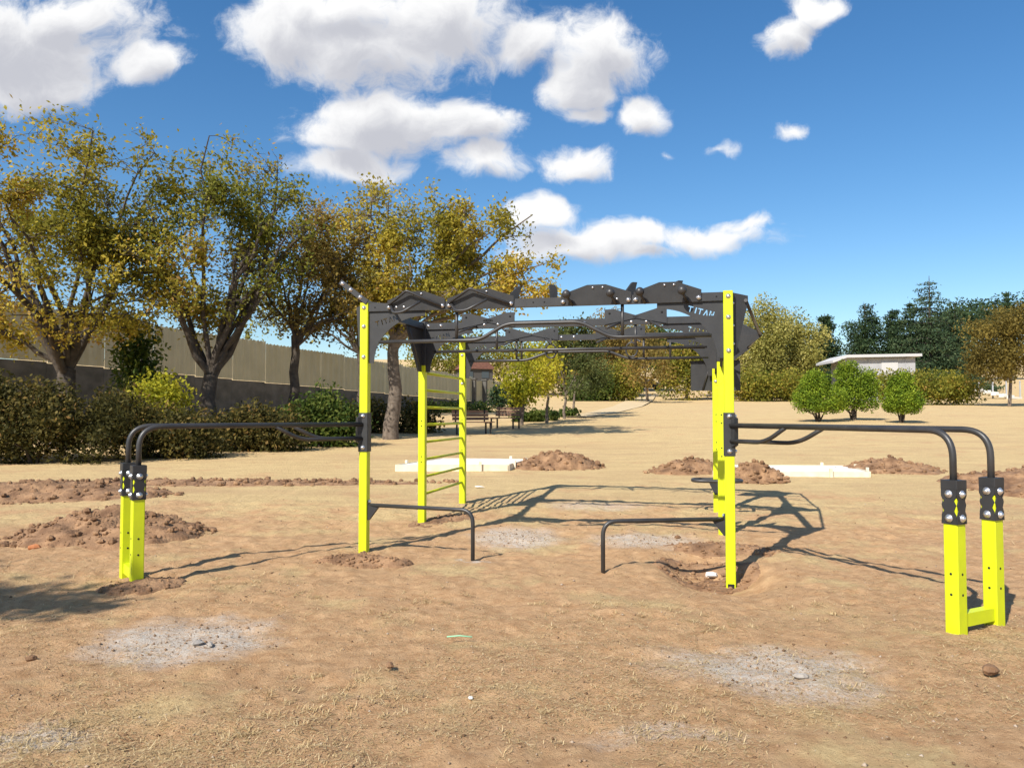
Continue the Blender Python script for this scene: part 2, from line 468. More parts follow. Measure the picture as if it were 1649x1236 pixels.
LM = {
    'yellow': leafmat('yellowing leaves', [(0, (.15, .15, .024)), (.35, (.33, .28, .035)), (.75, (.58, .45, .065)), (1, (.50, .30, .08))]),
    'olive': leafmat('olive leaves', [(0, (.10, .125, .02)), (.45, (.23, .23, .035)), (.85, (.46, .38, .06)), (1, (.40, .24, .07))]),
    'brown': leafmat('drying leaves', [(0, (.12, .10, .03)), (.4, (.26, .19, .05)), (.8, (.42, .30, .08)), (1, (.40, .20, .07))]),
    'bright': leafmat('bright yellow leaves', [(0, (.15, .18, .02)), (.5, (.42, .40, .03)), (1, (.58, .47, .05))]),
    'green': leafmat('green leaves', [(0, (.03, .055, .012)), (.5, (.085, .13, .025)), (1, (.20, .22, .045))]),
    'greygreen': leafmat('grey green leaves', [(0, (.045, .06, .02)), (.5, (.11, .135, .04)), (1, (.21, .22, .075))]),
    'pale': leafmat('pale autumn leaves', [(0, (.17, .18, .04)), (.5, (.38, .35, .09)), (1, (.56, .49, .16))]),
    'pine': leafmat('pine needles', [(0, (.012, .026, .011)), (.6, (.034, .062, .024)), (1, (.075, .105, .04))], .15),
    'cedar': leafmat('cedar needles', [(0, (.016, .034, .016)), (.6, (.05, .082, .036)), (1, (.11, .14, .06))], .15),
    'thuja': leafmat('thuja sprays', [(0, (.05, .09, .010)), (.5, (.16, .24, .018)), (1, (.34, .40, .035))], .3),
    'orange': leafmat('orange brown leaves', [(0, (.09, .075, .02)), (.5, (.21, .16, .04)), (1, (.33, .25, .06))]),
    'hedge': leafmat('dusty hedge leaves', [(0, (.03, .032, .010)), (.5, (.085, .078, .022)), (.85, (.22, .17, .045)), (1, (.30, .18, .06))]),
}


def tree(name, label, base, ells, fork, r0, n_leaf, leaf, pal, seed, nl=7, ns=60, ntw=4, bark=BARK, spread=.16, group=None, top_thin=0.0, cat='tree'):
    rnd = random.Random(seed); o = empty(name, base, 0, label, cat, group); n_leaf = int(n_leaf * .95); leaf *= .82
    z = Vector((0, 0, 0)); el = [(c - base, r) for c, r in ells]
    br, tips = grow(z - Vector((0, 0, .15)), fork - base, el, r0, nl, ns, ntw, rnd)
    link('trunk', skeleton_mesh('trunk', br), bark, o)
    T = np.array(tips); w = np.ones(len(T))
    if top_thin:
        zz = (T[:, 2] - T[:, 2].min()) / np.ptp(T[:, 2]); w = np.clip(1 - top_thin * np.clip(zz - .6, 0, 1) * 2.5, .03, 1)
    w *= .25 + vnoise(T[:, 0] * .9 + 50, T[:, 2] * .9 + T[:, 1] * .5 + 50, seed) ** 2 * 2
    i = rng.choice(len(T), n_leaf, p=w / w.sum())
    C = T[i] + rng.normal(size=(n_leaf, 3)) * spread * rng.uniform(.3, 1.6, n_leaf)[:, None]
    val = np.clip(vnoise(T[i][:, 0] * .7 + 99, T[i][:, 2] * .7 + 99, seed + 5) * .75 + rng.normal(0, .17, n_leaf) + .1, 0, 1)
    link('crown', leaf_mesh('crown', C, leaf, val, .4), LM[pal], o)
    return o


def E(px, py, rx, ry, d, depth=None):
    c = atd(px, py, d); k = d / F
    return (c, Vector((rx * k, (depth or rx * .85) * k, ry * k)))


def bushy(name, label, base, ells, n_leaf, leaf, pal, seed, clump=.35, nclump=90, r0=.06, stems=5, group=None, cat='shrub', shell=.55, bark=BARKD, flat=0.0, trunk_name='stem', crown='foliage', zmin=.12):
    """dense crown: leaf clumps through the outer volume of the ellipsoids, stems from the base"""
    rnd = random.Random(seed); r_ = np.random.default_rng(seed); o = empty(name, base, 0, label, cat, group)
    K = []
    wts = np.array([e[1].x * e[1].z for e in ells]); wts /= wts.sum()
    for j in r_.choice(len(ells), nclump, p=wts):
        c, r = ells[j]; v = r_.normal(size=3); v /= np.linalg.norm(v); v *= shell + (1 - shell) * r_.random() ** .7
        p = np.array(c - base) + v * np.array(r)
        K.append(p)
    K = np.array(K); K[:, 2] = np.maximum(K[:, 2], zmin)
    i = r_.choice(len(K), n_leaf); g = r_.normal(size=(n_leaf, 3)); g /= np.maximum(1, np.linalg.norm(g, axis=1) / 1.6)[:, None]
    sz = clump * r_.uniform(.6, 1.3, len(K)); C = K[i] + g * sz[i][:, None]; C[:, 2] = np.maximum(C[:, 2], .02)
    tone = r_.random(len(K)); val = np.clip(tone[i] * .6 + .2 + r_.normal(0, .17, n_leaf), 0, 1)
    br = []
    for s in range(stems):
        t = Vector(K[rnd.randrange(len(K))]) * .85; b = Vector((rnd.gauss(0, .06), rnd.gauss(0, .06), -.1)) if stems > 1 else Vector((0, 0, -.1))
        m = Vector((t.x * .35, t.y * .35, t.z * .55)); br.append(([b, b.lerp(m, .5), m, t], [r0, r0 * .8, r0 * .6, r0 * .25]))
    if stems == 1: 
        top = max(K, key=lambda q: q[2]); t = Vector((top[0] * .6, top[1] * .6, top[2] * .92)); br = [([Vector((0, 0, -.15)), t * .35, t * .7, t], [r0, r0 * .8, r0 * .5, r0 * .15])]
        for s in range(14):
            t2 = Vector(K[rnd.randrange(len(K))]); s2 = t * min(.85, max(.25, t2.z / max(t.z, .1) * .75)); br.append(([s2, s2.lerp(t2, .5) + Vector((0, 0, .1)), t2], [r0 * .35, r0 * .22, r0 * .08]))
    link(trunk_name, skeleton_mesh(trunk_name, br), bark, o)
    link(crown, leaf_mesh(crown, C, leaf, val, flat), LM[pal], o)
    return o


def conifer(name, label, base, h, w, n_leaf, leaf, pal, seed, bare=.12, group=None, layered=False):
    r_ = np.random.default_rng(seed); o = empty(name, base, 0, label, 'tree', group)
    br = [([Vector((0, 0, -.3)), Vector((0, 0, h * .5)), Vector((0, 0, h))], [h * .022, h * .014, .03])]
    K = []; S = []
    z = h * bare
    while z < h * .98:
        q = (z / h - bare) / (1 - bare); rad = w * ((1 - q) ** (.75 if layered else .6)) * r_.uniform(.75, 1.1) + .12; nb = 6 if q < .8 else 4
        for j in range(nb):
            a = r_.uniform(0, 6.28); rr = rad * r_.uniform(.55, 1.05); e = Vector((math.cos(a) * rr, math.sin(a) * rr, z + (-.10 if layered else .12) * rr))
            br.append(([Vector((0, 0, z)), Vector((e.x * .5, e.y * .5, z + .04 * rr)), e], [.012 * h * (1 - q) + .02, .03, .012]))
            for t in np.linspace(.3, 1, max(2, int(rr / .5))):
                K.append((e.x * t, e.y * t, z + (e.z - z) * t)); S.append(.2 + .22 * rr * (1.1 - t * .6))
        z += h * (.045 if layered else .055) * r_.uniform(.8, 1.2)
    K = np.array(K); S = np.array(S); i = r_.choice(len(K), n_leaf, p=S / S.sum())
    C = K[i] + r_.normal(size=(n_leaf, 3)) * np.stack([S[i], S[i], S[i] * (.35 if layered else .7)], 1)
    val = np.clip(r_.random(len(K))[i] * .6 + r_.normal(.2, .15, n_leaf), 0, 1)
    link('trunk', skeleton_mesh('trunk', br), BARKD, o); link('crown', leaf_mesh('crown', C, leaf, val, .3, .4), LM[pal], o); return o


def gpt(px, d):
    x = (px - CX) / F * d; return Vector((x, d, float(gz(x, d))))


# ------------------------------------------------------------------ the sheet fence on its wall
def fence():
    A, Bp = atd(-160, 560, 24), atd(826, 653, 76)
    za, zb = 3.5, atd(826, 652, 76).z
    o = empty('sheet_fence', (A.x, A.y, 0), math.atan2(Bp.y - A.y, Bp.x - A.x), 'long beige corrugated sheet fence on a concrete wall coloured dark for tree shade, behind the trees', 'fence')
    L = math.hypot(Bp.x - A.x, Bp.y - A.y); n = 22; w = L / n
    for i in range(n):
        x0 = i * w; zb0 = za + (zb - za) * (i + .5) / n; h = 2.05 + (.05 if i % 3 == 0 else 0)
        if i == n - 4: continue                       # gate gap
        k = int(w / .14); V = []; 
        for j in range(k + 1):
            x = x0 + .008 + (w - .016) * j / k; yy = (.0, .06)[(j // 2) % 2]; top = zb0 + h + (.05 if j % 2 else -.015)
            V += [(x, yy, zb0 + .02), (x, yy, top)]
        Fc = [(2 * j, 2 * j + 2, 2 * j + 3, 2 * j + 1) for j in range(k)]
        me = bpy.data.meshes.new('panel'); me.from_pydata(V, [], Fc); p = link('panel', me, SHEET, o)
        md = p.modifiers.new('s', 'SOLIDIFY'); md.thickness = .008
        MB().box((x0 + w / 2, .16, (zb0 - 1.5) / 2 + .75 + 0), (w - .01, .25, zb0 - 0 + 0.0)).build('base_wall', OLDC_SHADE, o).location.z = 0
    for j in (n - 4, n - 3):
        MB().box((j * w, -.1, zb + .4), (.35, .35, 3.4)).box((j * w, -.1, zb + 2.15), (.5, .5, .12)).build('gate_post', OLDC_SHADE, o)
    xg = (n - 4) * w
    MB().box((xg + w / 2, .1, zb + 1.0), (w - .4, .06, 2.1)).build('gate', SHEET, o)


fence()
# house behind the fence
def house():
    c = gpt(762, 96); o = empty('house', c, .3, 'dark house with brown tiled roof showing above the beige fence', 'house')
    MB().box((0, 0, 1.7), (3.9, 4, 3.4)).build('wall', DARKW, o)
    MB().prism([(-2.3, 3.4), (2.3, 3.4), (1.2, 4.3), (-1.2, 4.3)], 4.6).build('roof', ROOFR, o)
    for x in (-1, 1): MB().box((x, -2.02, 2.7), (.9, .08, .8)).build('window', GLASS, o)


house()

# ------------------------------------------------------------------ trees, left to right
b = gpt(100, 22.5)
tree('maple_tree', 'large low-forking yellow-leaved tree behind the dark hedge by the fence', b, [E(40, 300, 175, 125, 22), E(200, 330, 110, 125, 22.5), E(90, 460, 210, 110, 22)], atd(108, 596, 22.5), .30, 34000, .08, 'yellow', 1, 15, 260, 6, BARKD)
b = gpt(338, 23.5)
tree('maple_tree', 'tree with upright ivy-covered forked trunk and half-bare lower branches', b, [E(385, 310, 105, 80, 23.5), E(330, 420, 140, 125, 23.5), E(455, 370, 85, 90, 23.5)], atd(340, 604, 23.5), .26, 18000, .08, 'olive', 2, 14, 200, 6, BARKD)
b = gpt(468, 25.5)
tree('arching_tree', 'brownish tree with slim arching trunk beside the fence wall', b, [E(480, 440, 120, 100, 25.5), E(550, 375, 90, 85, 26), E(560, 490, 100, 75, 26)], atd(475, 540, 25.5), .16, 13000, .08, 'brown', 3, 12, 200, 5, BARKD)
b = at(629, 706); D4 = b.y
tree('broad_tree', 'spreading yellow-leaved tree with thick knobbly pale trunk in the open', b, [E(630, 400, 140, 115, D4), E(760, 410, 120, 95, D4), E(845, 455, 62, 55, D4), E(690, 495, 150, 50, D4)], atd(636, 540, D4), .225, 32000, .085, 'yellow', 4, 15, 260, 6, BARK, top_thin=.9)
tree('background_tree', 'brown-leaved tree filling the gap above the fence', gpt(585, 44), [E(570, 430, 90, 100, 44), E(640, 480, 110, 80, 44), E(450, 500, 90, 60, 44)], atd(580, 570, 44), .25, 8000, .14, 'pale', 5, 7, 60, 3, BARKD, .35)
# a tree out of view whose shadow edge lies on the ground at the left
tree('maple_tree', 'tree beyond the left edge shading the bare ground', Vector((-10.5, -1.4, 0)), [(Vector((-9.7, -.7, 6.2)), Vector((2.1, 2.1, 2.0)))], Vector((-10.3, -1.2, 3.6)), .2, 12000, .1, 'yellow', 6, 6, 40, 3, BARKD)
# hedge and shrubs under them
SH = [('hedge_shrub', 'dusty dark brown-green shrub, tallest of the hedge by the fence', 60, 18.3, [(20, 672, 60, 66), (-50, 665, 80, 72), (95, 678, 55, 52), (150, 692, 50, 40), (60, 640, 26, 30)], 26000, .05, 'hedge'),
      ('hedge_shrub', 'dark dense shrub beside the yellow-tipped bush', 235, 19.6, [(205, 688, 45, 42), (255, 696, 45, 34), (310, 700, 50, 30), (190, 660, 20, 24)], 13000, .05, 'hedge'),
      ('yellow_bush', 'small bush with yellow-green top standing behind the dark hedge', 265, 21.0, [(262, 648, 36, 30)], 3500, .06, 'bright'),
      ('hedge_shrub', 'low dark shrub running along the concrete wall under the forked tree', 380, 21.8, [(365, 697, 45, 24), (415, 692, 35, 26), (455, 694, 30, 22)], 9000, .06, 'hedge'),
      ('leafy_bush', 'fresh green leafy bush by the dip bar end at the wall', 520, 23.5, [(500, 680, 38, 26), (545, 684, 34, 24), (520, 655, 14, 16)], 8000, .07, 'green'),
      ('hedge_shrub', 'dark shrub just behind the knobbly pale trunk', 668, 30, [(668, 676, 28, 16), (596, 674, 26, 20)], 5000, .08, 'hedge'),
      ('climbing_bush', 'dark ivy bush climbing the fence between two forked trees', 225, 24.5, [(222, 575, 22, 45), (230, 620, 30, 25)], 3000, .08, 'green'),
      ('leafy_bush', 'low green plants along the fence foot behind the ladder', 740, 52, [(720, 661, 40, 6), (775, 663, 22, 4)], 4000, .09, 'green'),
      ('dark_bush', 'small dark pointed bush against the pale fence beyond the benches', 803, 60, [(803, 640, 9, 14)], 1200, .12, 'pine'),
      ('dark_bush', 'round dark bush at the fence end beside the thin yellow tree', 832, 62, [(832, 645, 12, 9)], 1200, .12, 'pine')]
for i, (nm, lb, px, d, es, n, lf, pal) in enumerate(SH):
    bushy(nm, lb, gpt(px, d), [E(*e, d) for e in es], n, lf, pal, 40 + i, clump=min(.36, .28 * d / 20), nclump=140, shell=.45)
# young trees in front of the fence's end
for i, (px, py, es, pal, n, lb) in enumerate([
        (840, 684, [(848, 610, 44, 38), (870, 590, 30, 25)], 'bright', 3800, 'young bright yellow tree with thin leaning trunk beside the bench'),
        (880, 680, [(878, 600, 26, 40), (868, 575, 30, 25)], 'bright', 2600, 'second young yellow tree with straight staked trunk'),
        (908, 674, [(915, 590, 34, 55), (925, 555, 34, 35)], 'greygreen', 5200, 'slender grey-green young tree beside the yellow ones'),
        (922, 668, [(950, 590, 34, 50)], 'greygreen', 4000, 'thin grey-green tree farthest from the benches')]):
    b = at(px, py); d = b.y
    tree('young_tree', lb, b, [E(*e, d) for e in es], atd(px + 3, 632, d), .07, n, .10, pal, 60 + i, 5, 36, 3, BARK, .2)
for i, (px, py, w_) in enumerate([(838, 678, 14), (880, 676, 20), (915, 671, 16), (862, 678, 10)]):
    b = at(px, py); d = b.y
    bushy('weed_clump', ['weedy green clump at the foot of the thin leaning yellow tree', 'weedy green clump at the foot of the straight yellow tree', 'weedy green clump under the slender grey-green tree', 'small weed tuft between the two young yellow trees'][i], b, [E(px, py - 6, w_, 8, d)], 700, .09, 'green', 80 + i, .16, 24, .02, group='weeds under the young trees')
# autumn scrub and trees at the end of the field
FAR = [('autumn_tree', 'tall olive-brown tree above the pull-up bars beyond the field', 985, 95, [(985, 560, 60, 60), (960, 590, 50, 50)], 8000, 'brown', 640),
       ('autumn_tree', 'golden-topped tree behind the olive-brown scrub', 1015, 112, [(1015, 560, 50, 36)], 4500, 'orange', 640),
       ('dark_tree', 'dark green round tree peeping over the far scrub', 1062, 140, [(1062, 555, 36, 34)], 3500, 'green', 630),
       ('scrub_bush', 'dark green bush left of the far path', 965, 84, [(962, 622, 34, 22), (940, 628, 24, 16)], 5000, 'green', 645),
       ('scrub_bush', 'olive bush beside the path with a yellow foot', 1003, 84, [(1003, 615, 24, 28)], 4000, 'olive', 645),
       ('autumn_tree', 'green and tan scrub tree right of the far parked car', 1105, 88, [(1100, 595, 38, 45), (1130, 575, 40, 50)], 8000, 'olive', 645),
       ('autumn_tree', 'tan leafless-looking tree behind the post with hanging board', 1160, 98, [(1160, 570, 50, 60)], 6000, 'brown', 645),
       ('poplar_tree', 'pale yellow tall tree standing directly beside the right yellow post', 1235, 92, [(1235, 535, 34, 50), (1222, 590, 40, 48)], 9000, 'pale', 640),
       ('poplar_tree', 'broad pale yellow tree left of the dark pines', 1290, 96, [(1288, 555, 44, 52), (1265, 590, 48, 45)], 9000, 'pale', 640),
       ('scrub_bush', 'green scrub under the pale yellow trees', 1230, 84, [(1215, 622, 40, 22), (1270, 622, 45, 20)], 6000, 'olive', 645),
       ('autumn_tree', 'orange-brown tree with dark trunk by the far steps', 1625, 66, [(1612, 545, 55, 48), (1650, 540, 45, 50), (1600, 585, 45, 25)], 9000, 'orange', 648),
       ('hedge_bush', 'wide brown-green hedge in front of the white building', 1465, 70, [(1500, 622, 46, 20), (1545, 628, 34, 14), (1440, 622, 40, 16)], 8000, 'olive', 645),
       ('hillside_tree', 'dark hillside tree behind the cedar', 1560, 150, [(1560, 525, 45, 40), (1520, 540, 40, 50)], 5000, 'pine', 620),
       ('hillside_tree', 'dark tree at the crest beside the orange-brown tree', 1625, 160, [(1640, 510, 45, 30), (1590, 515, 40, 30)], 5000, 'pine', 620),
       ('background_tree', 'olive tree mass behind the spreading yellow tree', 720, 100, [(715, 570, 70, 45), (800, 575, 60, 40), (880, 575, 50, 45)], 9000, 'olive', 640),
       ('background_tree', 'drab brown tree behind the thin young trees', 930, 105, [(925, 590, 50, 45)], 5000, 'brown', 640)]
for i, (nm, lb, px, d, es, n, pal, bpy_) in enumerate(FAR):
    bushy(nm, lb, gpt(px, d), [E(*e, d) for e in es], int(n * 2), .0017 * d, pal, 100 + i, clump=.0085 * d, nclump=160, r0=.0022 * d, stems=1, cat='shrub' if 'bush' in nm else 'tree', shell=.35, bark=BARK, trunk_name='trunk', crown='crown')
bushy('bare_tree', 'small half-bare tree standing alone at the head of the path', at(1043, 646), [E(1043, 590, 42, 38, 78)], 1800, .16, 'brown', 140, .5, 60, .16, 1, None, 'tree', .5, BARK, 0, 'trunk', 'crown')
CON = [('pine_tree', 'dark pine left of the white building', 1330, 105, 505, 24, 'pine', 0), ('pine_tree', 'broad dark pine behind the white building', 1395, 110, 488, 42, 'pine', 0), ('pine_tree', 'shorter dark pine between the broad pine and the cedars', 1440, 112, 497, 34, 'pine', 0),
       ('cedar_tree', 'tallest cedar with a thin leaning top behind the hedge', 1500, 105, 444, 62, 'cedar', 1), ('cedar_tree', 'cedar with pointed top left of the tallest cedar', 1468, 108, 484, 40, 'cedar', 1), ('cedar_tree', 'wide cedar right of the tallest cedar', 1540, 108, 492, 48, 'cedar', 1),
       ('cypress_tree', 'thin dark spire on the hill crest', 1625, 170, 470, 7, 'pine', 0)]
for i, (nm, lb, px, d, top, hw, pal, lay) in enumerate(CON):
    g = gpt(px, d); h = atd(px, top, d).z - g.z
    conifer(nm, lb, g, h, hw * d / F * 1.25, 17000, .19, pal, 160 + i, .08, layered=bool(lay))
# three bright round shrubs in the field
for i, (px, py, es, lb) in enumerate([(1318, 679, [(1318, 645, 44, 28), (1312, 622, 24, 24)], 'bright green round conifer shrub, lowest of the pair growing together'), (1375, 677, [(1378, 637, 46, 30), (1366, 612, 26, 30), (1394, 618, 22, 26)], 'bright green round conifer shrub, tallest of the three in the field'), (1453, 681, [(1454, 646, 32, 26), (1452, 624, 18, 24)], 'bright green egg-shaped conifer shrub standing apart in the field')]):
    b = at(px, py); d = b.y
    bushy('conifer_shrub', lb, b, [E(e[0], e[1], e[2] * .88, e[3] * .86, d) for e in es], 20000, .05, 'thuja', 180 + i, .19, 190, .05, 9, 'green shrubs in the field', shell=.5, zmin=.75)

# ------------------------------------------------------------------ far buildings and furniture
def white_building():
    d = 82; c = gpt(1418, d); zt = atd(1418, 576, d).z - c.z; o = empty('utility_building', c, -.05, 'low white flat-roofed building with overhanging roof behind the green shrubs', 'building')
    MB().box((0, 2, zt / 2 - .5), (7.3, 4, zt + 1)).build('wall', WHITEW, o)
    MB().prism([(-5.1, zt - .55), (-3.6, zt), (4.1, zt + .12), (4.1, zt + .4), (-3.6, zt + .3), (-5.1, zt - .3)], 5.2, Matrix.Translation((0, 2, 0))).build('roof', ROOFW, o)
    MB().box((1.0, -.03, zt / 2 - .2), (1.7, .06, zt - .5)).build('door', ROOFW, o)
    [MB().box((x, -.02, zt / 2), (.06, .05, zt)).build('downpipe', WHITEW, o) for x in (-1.2, 2.6)]


white_building()
st = empty('stone_steps', at(1632, 642), .5, 'pale concrete steps climbing the bank at the far right', 'steps')
for k in range(6): MB().box((-.7 * k, .5 * k, .12 + .2 * k), (2.2, .8, .24)).build('step', CONC, st)
for i in range(5):
    b = gpt(1555 + 22 * i, 92); o = empty('fence_post', b, 0, 'thin pale wire-fence post by the far steps', 'post', 'wire fence posts'); MB().box((0, 0, .9), (.12, .12, 2.2)).build('post', WHITEW, o); MB().lathe([(.1, 2.0), (.08, 2.08), (.01, 2.12)], 8).build('cap', WHITEW, o)


def car():
    c = gpt(1045, 118); c.z = float(gz(c.x, c.y)); o = empty('parked_car', c, .1, 'dark car parked at the end of the path', 'car')
    MB().prism([(-2.1, .3), (2.1, .3), (2.15, .75), (1.3, .92), (-1.9, .95), (-2.15, .7)], 1.7).build('body', CARP, o)
    MB().prism([(-1.6, .93), (1.1, .9), (.5, 1.45), (-1.1, 1.48)], 1.5).build('cabin', GLASS, o)
    MB().prism([(-1.15, 1.47), (.55, 1.44), (.4, 1.52), (-1.0, 1.54)], 1.4).build('roof', CARP, o)
    for x in (-1.35, 1.35):
        for y in (-.8, .8): MB().lathe([(.33, -.1), (.33, .1), (.18, .11)], 14, Matrix.Translation((x, y, .33)) @ Matrix.Rotation(math.pi / 2, 4, 'X')).build('wheel', RUB, o)


car()


def bench(px, py, rz, lb):
    o = empty('park_bench', at(px, py), rz, lb, 'bench', 'park benches under the trees')
    for i in range(4): MB().box((0, -.2 + .12 * i, .45), (1.5, .1, .035)).build('seat_slat', WOOD, o)
    for i in range(3):
        MB().box((0, .27 + .035 * i, .58 + .13 * i), (1.5, .03, .11)).build('back_slat', WOOD, o)
    for x in (-.6, .6):
        MB().box((x, -.18, .215), (.05, .05, .43)).box((x, .2, .215), (.05, .05, .43)).box((x, 0, .42), (.05, .44, .03)).box((x, .32, .66), (.05, .03, .5)).build('leg', RUB, o)


bench(763, 699, .5, 'brown slatted park bench nearer the yellow ladder')
bench(813, 690, -.7, 'brown slatted park bench beside the thin leaning yellow tree')


def slab(name, lb, cor, h):
    P = [at(*c) for c in cor]; c = sum(P, Vector()) / 4; o = empty(name, c, 0, lb, 'slab'); zt = max(p.z for p in P) + h - c.z
    Q = [Vector((p.x - c.x, p.y - c.y, 0)) for p in P]
    vs = [(q.x * .985, q.y * .985, -.2) for q in Q] + [(q.x * .985, q.y * .985, zt - .012) for q in Q]
    MB().add(vs, [(4, 5, 6, 7), (0, 1, 5, 4), (1, 2, 6, 5), (2, 3, 7, 6), (3, 0, 4, 7)]).build('concrete_top', CONC, o)
    for i in range(4):
        a, b2 = Q[i], Q[(i + 1) % 4]; dv = b2 - a; L = dv.length; ang = math.atan2(dv.y, dv.x); m = (a + b2) / 2
        Mx = Matrix.Translation((m.x, m.y, 0)) @ Matrix.Rotation(ang, 4, 'Z')
        MB().box((0, -.012, zt / 2 - .1), (L - .01, .03, zt + .2), Mx).build('board', BOARD, o)
        for t in (-.3, .25): MB().box((L * t, -.055, zt / 2), (.06, .05, zt + .12), Mx).build('stake', BOARD, o)


slab('formed_slab', 'fresh pale concrete slab in board formwork behind the ladder', [(638, 759), (818, 758), (850, 743), (712, 741)], .055)
slab('formed_slab', 'fresh pale concrete slab in formwork behind the right dip bars', [(1150, 766), (1400, 768), (1365, 752), (1165, 750)], .03)

# ------------------------------------------------------------------ earth heaps
def clod_mesh(seed, k=9):
    r_ = random.Random(seed); mb = MB(); prof = []
    n = 7
    vs = []; rings = 4
    for i in range(rings + 1):
        a = math.pi * i / rings
        for j in range(n):
            rr = math.sin(a) * r_.uniform(.7, 1.2) + .02; vs.append((rr * math.cos(6.283 * j / n), rr * math.sin(6.283 * j / n) * .85, math.cos(a) * .7 * r_.uniform(.85, 1.1)))
    fs = [(i * n + j, (i + 1) * n + j, (i + 1) * n + (j + 1) % n, i * n + (j + 1) % n) for i in range(rings) for j in range(n)]
    return vs, fs


def mound(lb, px, py, rx, ry, h, rz, seed, clods=120,  name='earth_heap', cs=.05, ring=False):
    c = at(px, py); o = empty(name, c, rz, lb, 'heap'); n = 64
    nx = int(n * max(1, min(4, rx / ry * .6))); X, Y = np.meshgrid(np.linspace(-1.25, 1.25, nx) * rx, np.linspace(-1.25, 1.25, n) * ry)
    rr = np.sqrt((X / rx) ** 2 + (Y / ry) ** 2) + .35 * fbm(X / rx + 9, Y / ry + 9, 1.6, 4, seed) + .55 * fbm(X + 9, Y + 9, 1.1 / min(rx, ry), 4, seed + 40)
    base = np.clip(1 - rr, -.4, 1)
    ca, sa = math.cos(rz), math.sin(rz); gx_, gy_ = c.x + X * ca - Y * sa, c.y + X * sa + Y * ca
    if ring: prof = np.where(base > 0, np.exp(-((base - .3) / .22) ** 2) * .8, base)
    else: prof = np.where(base > 0, np.sqrt(np.maximum(base, 0)) * .6 + base * .4, base)
    lump = np.clip(base * 4, 0, 1)
    hs = min(rx, ry)

    def zf(X_, Y_): return (fbm(X_ + 31, Y_ + 17, 1.6 / hs, 5, seed + 2) * .9 + np.abs(fbm(X_ + 7, Y_ + 3, 7, 4, seed + 4)) * .5)
    Z = gz(gx_, gy_) - c.z - .03 + h * prof * (1 + .9 * zf(X, Y)) + lump * min(.16, h * .6) * fbm(X, Y, 6, 5, seed + 9) + np.where(base > 0, .025, 0)
    idx = np.arange(n * nx).reshape(n, nx); Fc = np.stack([idx[:-1, :-1], idx[:-1, 1:], idx[1:, 1:], idx[1:, :-1]], -1).reshape(-1, 4)
    link('heap', npmesh('heap', np.stack([X, Y, Z], -1).reshape(-1, 3), Fc, True), SOIL, o)
    r_ = np.random.default_rng(seed); V = []; FF = []; clods *= 3
    for k in range(clods):
        a = r_.uniform(0, 6.283); q = math.sqrt(r_.random()) * 1.05; i, j = int((math.cos(a) * q / 1.25 + 1) / 2 * (nx - 1)), int((math.sin(a) * q / 1.25 + 1) / 2 * (n - 1))
        vs, fs = clod_mesh(int(r_.integers(1e6))); s = cs * (.12 + .7 * r_.random() ** 5); rot = r_.uniform(0, 6.28); off = len(V)
        zg = max(Z[j, i], float(gz(gx_[j, i], gy_[j, i])) - c.z)
        for v in vs: V.append((X[j, i] + s * (v[0] * math.cos(rot) - v[1] * math.sin(rot)), Y[j, i] + s * (v[0] * math.sin(rot) + v[1] * math.cos(rot)), zg + s * (v[2] + .25)))
        FF += [tuple(t + off for t in f) for f in fs]
    me = bpy.data.meshes.new('clods'); me.from_pydata(V, [], FF); tag(link('clods', me, SOIL, o), kind='stuff')


mound('big dug-earth heap beside the left dip posts', 180, 862, 1.15, .85, .30, .25, 1, 260, cs=.08)
mound('low berm of dug earth running along the field edge behind the left dip bars', 330, 778, 4.6, .42, .07, .02, 2, 260, cs=.09)
mound('low spread of earth at the far left end of the berm', 60, 800, 2.2, .8, .22, .1, 12, 160, cs=.09)
mound('loose soil packed round the foot of the front left post', 585, 906, .52, .22, .085, -.2, 3, 130, cs=.035)
mound('rounded earth heap beside the board-formed slab behind the ladder', 898, 752, 1.05, .7, .36, 0, 4, 170, cs=.09)
mound('flat earth heap seen between the low bars and the right posts', 1110, 760, 1.0, .5, .26, 0, 5, 130, cs=.08)
mound('small earth heap in front of the right slab', 1217, 775, .62, .38, .36, 0, 6, 110, cs=.08)
mound('earth heap at the outer end of the right slab', 1435, 757, 1.1, .8, .22, 0, 7, 150, cs=.08)
mound('earth heap beyond the far right dip post', 1650, 785, 1.2, 1.4, .3, 0, 8, 150, cs=.08)
mound('disturbed soil around the middle right post', 1165, 885, .6, .3, .07, -.2, 9, 110, cs=.035)
mound('crumbled soil rim around the pit of the front right post', 1135, 938, .5, .4, .04, -.2, 10, 150, cs=.04, ring=True)
mound('soil dug up at the foot of the left dip posts', 228, 944, .34, .26, .06, .7, 11, 90, cs=.03)
mound('soil at the foot of the ladder posts', 715, 838, .62, .3, .06, .9, 13, 90, cs=.035)


def stone(name, lb, px, py, s, mat, sq=(1, .8, .6), seed=0, cat='stone'):
    p = at(px, py); vs, fs = clod_mesh(seed); mb = MB(); mb.add([(v[0] * s * sq[0], v[1] * s * sq[1], v[2] * s * sq[2] + s * .25) for v in vs], fs)
    o = mb.build(name, mat); o.location = p + Vector((0, 0, .012)); o.rotation_euler = (0, 0, seed); tag(o, lb, cat)


